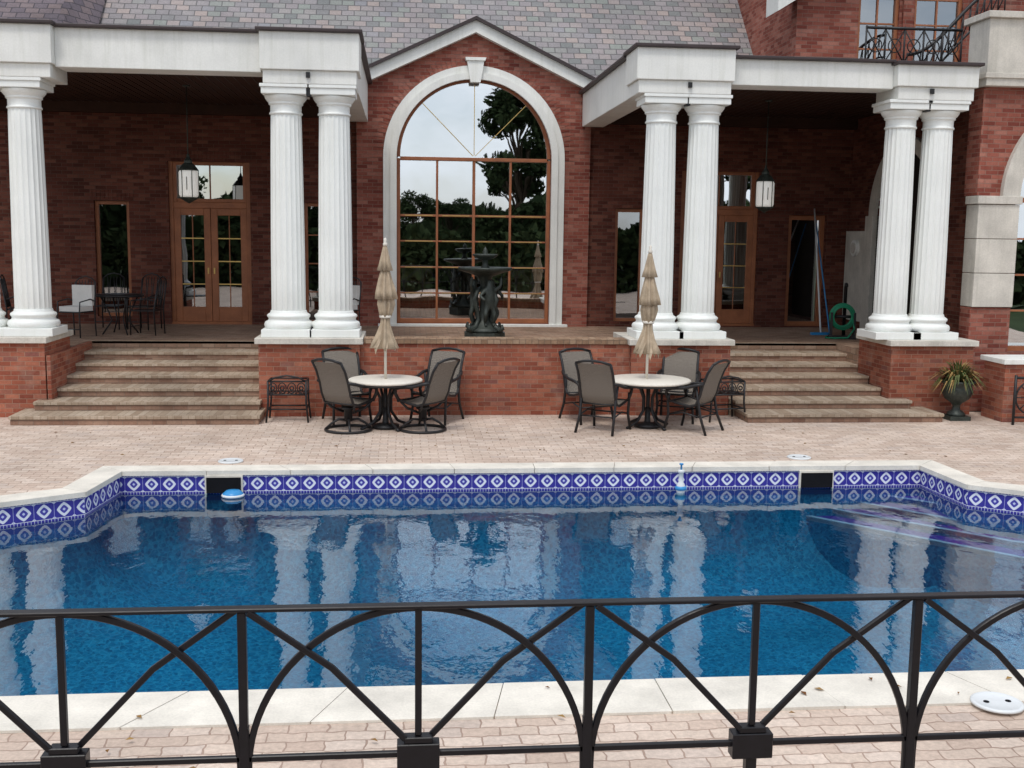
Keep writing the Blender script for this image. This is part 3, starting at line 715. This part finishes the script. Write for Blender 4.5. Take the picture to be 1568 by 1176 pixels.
def sidetable(loc,rot=0):
    c=MB(); w_,d_,h=.28,.2,.62
    for sx in (-1,1):
        for sy in (-1,1): c.tube([(sx*w_,sy*d_,h),(sx*w_,sy*d_,.3),(sx*(w_+.03),sy*(d_+.02),0)],.016,0,6)
    for z in (.62,.42,.2):
        for sy in (-1,1): c.tube([(-w_,sy*d_,z),(w_,sy*d_,z)],.013,0,6)
        for sx in (-1,1): c.tube([(sx*w_,-d_,z),(sx*w_,d_,z)],.013,0,6)
    for i in range(9): x_=-w_+.06*i+.04; c.box(x_-.012,x_+.012,-d_,d_,.415,.43)
    for i in range(4):
        x_=-w_+.07+.14*i; c.tube([(x_+.06*math.cos(a),-d_,.52+.08*math.sin(a)) for a in np.linspace(0,2*pi,13)[:-1]],.009,0,5,True); c.tube([(x_+.03*math.cos(a),-d_,.52+.03*math.sin(a)) for a in np.linspace(0,2*pi,9)[:-1]],.012,0,5,True)
    c.tube([(-w_,-d_,.62),(-w_*.6,-d_,.68),(0,-d_,.71),(w_*.6,-d_,.68),(w_,-d_,.62)],.014,0,6)
    return c.obj('iron_side_table',['iron'],None,loc=loc,rot=rot)
sidetable((-1.74,16.85,0)); sidetable((4.95,16.8,0),.2)

def ichair(loc,rot,cush):
    c=MB()
    for sx in (-1,1):
        c.tube([(sx*.22,.22,0),(sx*.22,.22,.44),(sx*.22,.2,.62),(sx*.22,-.1,.66),(sx*.22,-.22,.62)],.013,0,6); c.tube([(sx*.22,-.24,0),(sx*.22,-.22,.45),(sx*.2,-.3,.95)],.013,0,6)
    c.tube([(-.2,-.3,.95),(-.12,-.31,1.02),(0,-.31,1.05),(.12,-.31,1.02),(.2,-.3,.95)],.013,0,6)
    for i in range(7):
        x_=-.18+.06*i; c.tube([(x_,-.22,.47),(x_+.02*(-1)**i,-.26,.7),(x_,-.3,.98)],.008,0,5)
    c.box(-.22,.22,-.22,.22,.43,.45,0); c.tube([(-.22,.22,.15),(.22,.22,.15)],.01,0,5)
    if cush: c.box(-.2,.2,-.2,.2,.452,.54,1); c.box(-.2,.2,-.265,-.18,.54,.9,1)
    return c.obj('iron_porch_chair',['iron','cushion'],None,bevel=.012 if cush else 0,loc=loc,rot=rot)
ichair((-5.75,20.2,.95),2.8,1); ichair((-4.65,20.7,.95),1.4,0); ichair((-5.6,21.9,.95),3.1,0); ichair((-4.95,21.8,.95),2.8,0); ichair((-1.15,21.0,.95),2.4,1); ichair((-6.9,20.9,.95),-1.4,0)
t=MB(); t.lathe([(.001,.68),(.42,.68),(.43,.7),(.42,.72),(.001,.72)],0,0,0,32)
for k in range(4):
    a=k*pi/2+.6; t.tube([(q_*math.cos(a),q_*math.sin(a),z_) for q_,z_ in ((.34,.68),(.2,.4),(.15,.25),(.33,0))],.014,0,6)
t.obj('iron_bistro_table',['iron'],None,loc=(-5.15,20.8,.95))

u=MB()
u.box(-.15,.15,-.15,.15,0,.06,0)
u.lathe([(.13,.06),(.12,.1),(.06,.14),(.05,.2),(.08,.24),(.16,.3),(.21,.4),(.2,.46),(.19,.5),(.25,.54),(.25,.56),(.18,.55),(.001,.54)],0,0,0,32,lambda r,z,a:r*(1+(.04*math.cos(16*a) if .25<z<.45 else 0)))
for i in range(260):
    a=random.uniform(0,2*pi); e=random.uniform(.1,1.4); L_=random.uniform(.28,.48); w_=.012
    d=Vector((math.cos(a)*math.cos(e),math.sin(a)*math.cos(e),math.sin(e))); s_=Vector((-math.sin(a),math.cos(a),0))*w_
    p0=Vector((d.x*.08,d.y*.08,.55)); p1=p0+d*L_*.55; p2=p0+d*L_-Vector((0,0,.10+.12*math.cos(e)))
    u.add([p0-s_*.6,p0+s_*.6,p1+s_,p1-s_,p2],[(0,1,2,3),(3,2,4)],1 if random.random()<.6 else 2)
u.obj('urn_planter',['bronze','plant','planttan'],None,loc=(8.77,16.75,0)).scale=(1.12,1.12,1.12)

k=MB(); k.box(9.38,9.95,16.45,17.1,0,.92,0); k.box(9.33,11.9,16.4,17.15,.92,1.0,1); k.box(9.95,11.8,16.8,17.1,0,.92,0)
k.obj('garden_wall_pier',['brick_wall','white'],None,bevel=.008)
k=MB()
yb=16.2
k.tube([(9.42,yb,.74),(10.2,yb-.05,.72),(11.6,yb-.3,.45)],.022,0,8); k.tube([(9.42,yb,.12),(10.2,yb-.05,.12),(11.6,yb-.3,.05)],.018,0,6)
k.tube([(9.42,yb,0),(9.42,yb,.78)],.022,0,8)
cxr,czr,rr_=9.70,.43,.26
for R0,th_ in ((rr_,.014),(.09,.012)):
    k.tube([(cxr+R0*math.cos(a),yb,czr+R0*math.sin(a)) for a in np.linspace(0,2*pi,25)[:-1]],th_,0,6,True)
for i in range(8):
    a=i*pi/4; k.tube([(cxr+.09*math.cos(a),yb,czr+.09*math.sin(a)),(cxr+rr_*math.cos(a),yb,czr+rr_*math.sin(a))],.010,0,5)
for i in range(7):
    x_=10.0+i*.25; k.tube([(x_,yb-.04-.2*i/7,0),(x_,yb-.04-.2*i/7,.72-.03*i)],.014,0,6)
k.obj('iron_stair_railing',['iron'])

h=MB()
for i in range(9):
    r_=.17+.025*(i%3); h.tube([(r_*math.cos(a)+.01*math.sin(i),-.08+.02*i,.42+r_*1.1*math.sin(a)) for a in np.linspace(0,2*pi,25)[:-1]],.017,0,6,True)
h.tube([(.17,-.06,.42),(.22,-.1,.2),(.1,-.16,.03),(-.15,-.2,.02),(-.3,-.1,.02),(-.25,.1,.02)],.017,0,6)
h.box(-.22,-.18,-.1,.1,0,.5,2); h.box(.2,.24,-.1,.1,0,.5,2); h.box(-.24,.26,-.14,.14,0,.06,2); h.tube([(-.2,0,.42),(.24,0,.42)],.03,2,8)
h.tube([(.05,.2,0),(.05,.2,.95),(.05,.14,1.03),(.05,.06,1.0)],.035,2,8)
h.obj('hose_reel',['hose','plastb','iron'],None,loc=(8.3,20.4,.95),rot=-.3)
h=MB(); h.tube([(0,0,0),(.35,1.6,2.5)],.018,0,8); h.box(-.2,.2,-.05,.05,0,.05,1); h.tube([(.3,.3,0),(.42,1.65,2.2)],.014,1,8); h.obj('pool_brush_pole',['plastw','plastb'],None,loc=(8.2,21.2,.95))

lf=MB()
for i in range(90):
    x_=random.uniform(-5,8.5); y_=random.choice([random.uniform(13.7,16.3),random.uniform(5.6,6.6)]); a=random.uniform(0,6); s_=random.uniform(.015,.035); z_=.024 if y_<6.7 else .004
    ca,sa=math.cos(a)*s_,math.sin(a)*s_
    lf.add([(x_-ca,y_-sa,z_),(x_+sa*.5,y_-ca*.5,z_+.008),(x_+ca,y_+sa,z_+.002),(x_-sa*.5,y_+ca*.5,z_+.01)],[(0,1,2,3)],0)
lf.obj('fallen_leaves',['fallen'])

# ------------------------------------------------------------------ foreground fence
fn=MB(); FYY=3.75; Zt=1.55
pm=[.05+1.212*i for i in range(-4,7)]
pp=[-.556+1.212*i for i in range(-4,7)]
fn.box(-6,8.5,FYY-.022,FYY+.022,Zt-.014,Zt,0)
fn.ribbon([(-6,1.0),(8.5,1.0)],.022,.02,FYY); fn.ribbon([(-6,.2),(8.5,.2)],.03,.02,FYY)
for x in pm:
    fn.box(x-.012,x+.012,FYY-.012,FYY+.012,1.07,Zt-.014)
    fn.box(x-.075,x+.075,FYY-.03,FYY+.03,.95,1.045); fn.box(x-.05,x+.05,FYY-.024,FYY+.024,1.045,1.068)
    fn.box(x-.02,x+.02,FYY-.02,FYY+.02,0,.95)
    for s_ in (-1,1):
        fn.ribbon([(x+s_*.045,1.06),(x+s_*.30,1.06+.27),(x+s_*.585,Zt-.014)],.022,.018,FYY+.014*s_)
    A=arc(x,.945,.593,0,pi,44); fn.ribbon([(x+.593,.2)]+A+[(x-.593,.2)],.024,.02,FYY)
for x in pp:
    fn.box(x-.015,x+.015,FYY-.016,FYY+.016,0,Zt-.014)
    fn.ribbon([(x,.2),(x,.95),(x,1.12)],.035,.03,FYY)
fn.obj('iron_fence',['ironfence'],None,bevel=.003,seg=1)

# ------------------------------------------------------------------ trees behind the viewer (seen in reflections)
def treemesh(seed,H,R):
    g_=np.random.default_rng(seed); t=MB()
    t.tube([(0,0,0),(.1,.05,H*.2),(-.05,.1,H*.4),(.05,0,H*.7),(0,0,H*.9)],[.35,.28,.2,.1,.03],0,8)
    cl=[]
    for i in range(26):
        a=g_.uniform(0,2*pi); z=g_.uniform(.3,.98)*H; rm=R*math.sqrt(max(.05,1-((z/H-.55)/.5)**2)); r=rm*g_.uniform(.35,.95)
        cpt=np.array([r*math.cos(a),r*math.sin(a),z]); cl.append((cpt,R*g_.uniform(.22,.4)))
        t.tube([(0,0,z*.6),tuple(cpt*np.array([.5,.5,.9])),tuple(cpt)],[.1,.06,.02],0,5)
    for cpt,cr in cl:
        n_=260
        d=g_.normal(size=(n_,3)); d/=np.linalg.norm(d,axis=1)[:,None]; P=cpt+d*(cr*g_.uniform(.45,1.1,n_)[:,None])*np.array([1,1,.75])
        U_=g_.normal(size=(n_,3));U_/=np.linalg.norm(U_,axis=1)[:,None];W_=np.cross(U_,g_.normal(size=(n_,3)));W_/=np.linalg.norm(W_,axis=1)[:,None]
        s_=.16
        Q=np.stack([P-U_*s_-W_*s_*.6,P+U_*s_-W_*s_*.6,P+U_*s_+W_*s_*.6,P-U_*s_+W_*s_*.6],1).reshape(-1,3)
        t.add(Q.tolist(),[(4*i,4*i+1,4*i+2,4*i+3) for i in range(n_)],1)
    return t
tA=treemesh(1,12.5,3.0).obj('tree',['bark','leaf'],None,loc=(7.6,-29,0))
tB=treemesh(2,11,4).obj('tree',['bark','leaf'],None,loc=(-17,-26,0))
for i,(x,y,s_) in enumerate([(.6,-30,.52),(-7,-34,.55),(12.5,-38,.75),(19,-26,1.1),(28,-34,1.2),(-26,-36,1.0),(36,-45,1.2),(-38,-42,1.1),(4,-52,.55)]):
    dup(tA if i%2 else tB,'tree',(x,y,0),i*1.3,None,(s_,s_,s_))
def leafmass(name,P,s_,seed):
    g_=np.random.default_rng(seed); n_=len(P); t=MB()
    U_=g_.normal(size=(n_,3));U_/=np.linalg.norm(U_,axis=1)[:,None];W_=np.cross(U_,g_.normal(size=(n_,3)));W_/=np.linalg.norm(W_,axis=1)[:,None]
    Q=np.stack([P-U_*s_-W_*s_,P+U_*s_-W_*s_,P+U_*s_+W_*s_,P-U_*s_+W_*s_],1).reshape(-1,3)
    t.add(Q.tolist(),[(4*i,4*i+1,4*i+2,4*i+3) for i in range(n_)],0); t.obj(name,['leaf'])
g_=np.random.default_rng(5)
n_=9000; a=g_.uniform(-1.3,1.3,n_)-pi/2; Rr=g_.uniform(68,80,n_); hz=g_.uniform(0,1,n_)**.8*(4.5+1.4*np.sin(a*17)+1.1*np.sin(a*41))
leafmass('distant_tree_line',np.stack([Rr*np.cos(a),Rr*np.sin(a),hz],1),.9,6)
n_=16000; x=g_.uniform(-24,28,n_); leafmass('added_hedge',np.stack([x,g_.uniform(-11.5,-10,n_),g_.uniform(0,1,n_)*(2.8+.3*np.sin(x*1.3)+.25*np.sin(x*3.1))],1),.14,8)  # hedge behind the viewer, added to darken window reflections and the porch

# ------------------------------------------------------------------ world, sun, camera
W=bpy.data.worlds.new('World'); scene.world=W; W.use_nodes=True; nt=W.node_tree; nt.nodes.clear()
el=math.radians(62); az=math.radians(200)
sky=N(nt,'ShaderNodeTexSky'); sky.sky_type='NISHITA'; sky.sun_disc=False; sky.sun_elevation=el; sky.sun_rotation=az; sky.air_density=1; sky.dust_density=1.5
tc=N(nt,'ShaderNodeTexCoord').outputs['Generated']
mp=N(nt,'ShaderNodeMapping'); mp.inputs['Scale'].default_value=(1,1,2.2); L(nt,tc,mp.inputs[0])
nz=noise(nt,mp.outputs[0],2.6,6,.6)
cf=ramp(nt,nz,[(.36,.1),(.58,.95)])
col=mixc(nt,cf,sky.outputs[0],(9.2,9.6,10.2))
bg=N(nt,'ShaderNodeBackground'); bg.inputs['Strength'].default_value=.14; L(nt,col,bg.inputs[0])
o=N(nt,'ShaderNodeOutputWorld'); L(nt,bg.outputs[0],o.inputs[0])
sd=bpy.data.lights.new('sun','SUN'); sd.energy=1.45; sd.angle=math.radians(14); sd.color=(1,.97,.92)
so=bpy.data.objects.new('sun',sd); scene.collection.objects.link(so)
S=Vector((math.sin(az)*math.cos(el),math.cos(az)*math.cos(el),math.sin(el))); so.rotation_euler=S.to_track_quat('Z','Y').to_euler()

th=math.radians(5.6);ph=math.radians(7.65);rh=.013
F=Vector((math.sin(th)*math.cos(ph),math.cos(th)*math.cos(ph),-math.sin(ph)))
r0=Vector((math.cos(th),-math.sin(th),0)); u0=r0.cross(F)
Rv=r0*math.cos(rh)+u0*math.sin(rh); Uv=u0*math.cos(rh)-r0*math.sin(rh)
cam=bpy.data.cameras.new('camera'); cam.sensor_width=36; cam.lens=36*1700/1568; cam.clip_end=1000; cam.clip_start=.05
co=bpy.data.objects.new('camera',cam); scene.collection.objects.link(co)
mw=Matrix((( Rv.x,Uv.x,-F.x,0),(Rv.y,Uv.y,-F.y,0),(Rv.z,Uv.z,-F.z,2.83),(0,0,0,1)))
co.matrix_world=mw
scene.camera=co
scene.view_settings.view_transform='Standard'
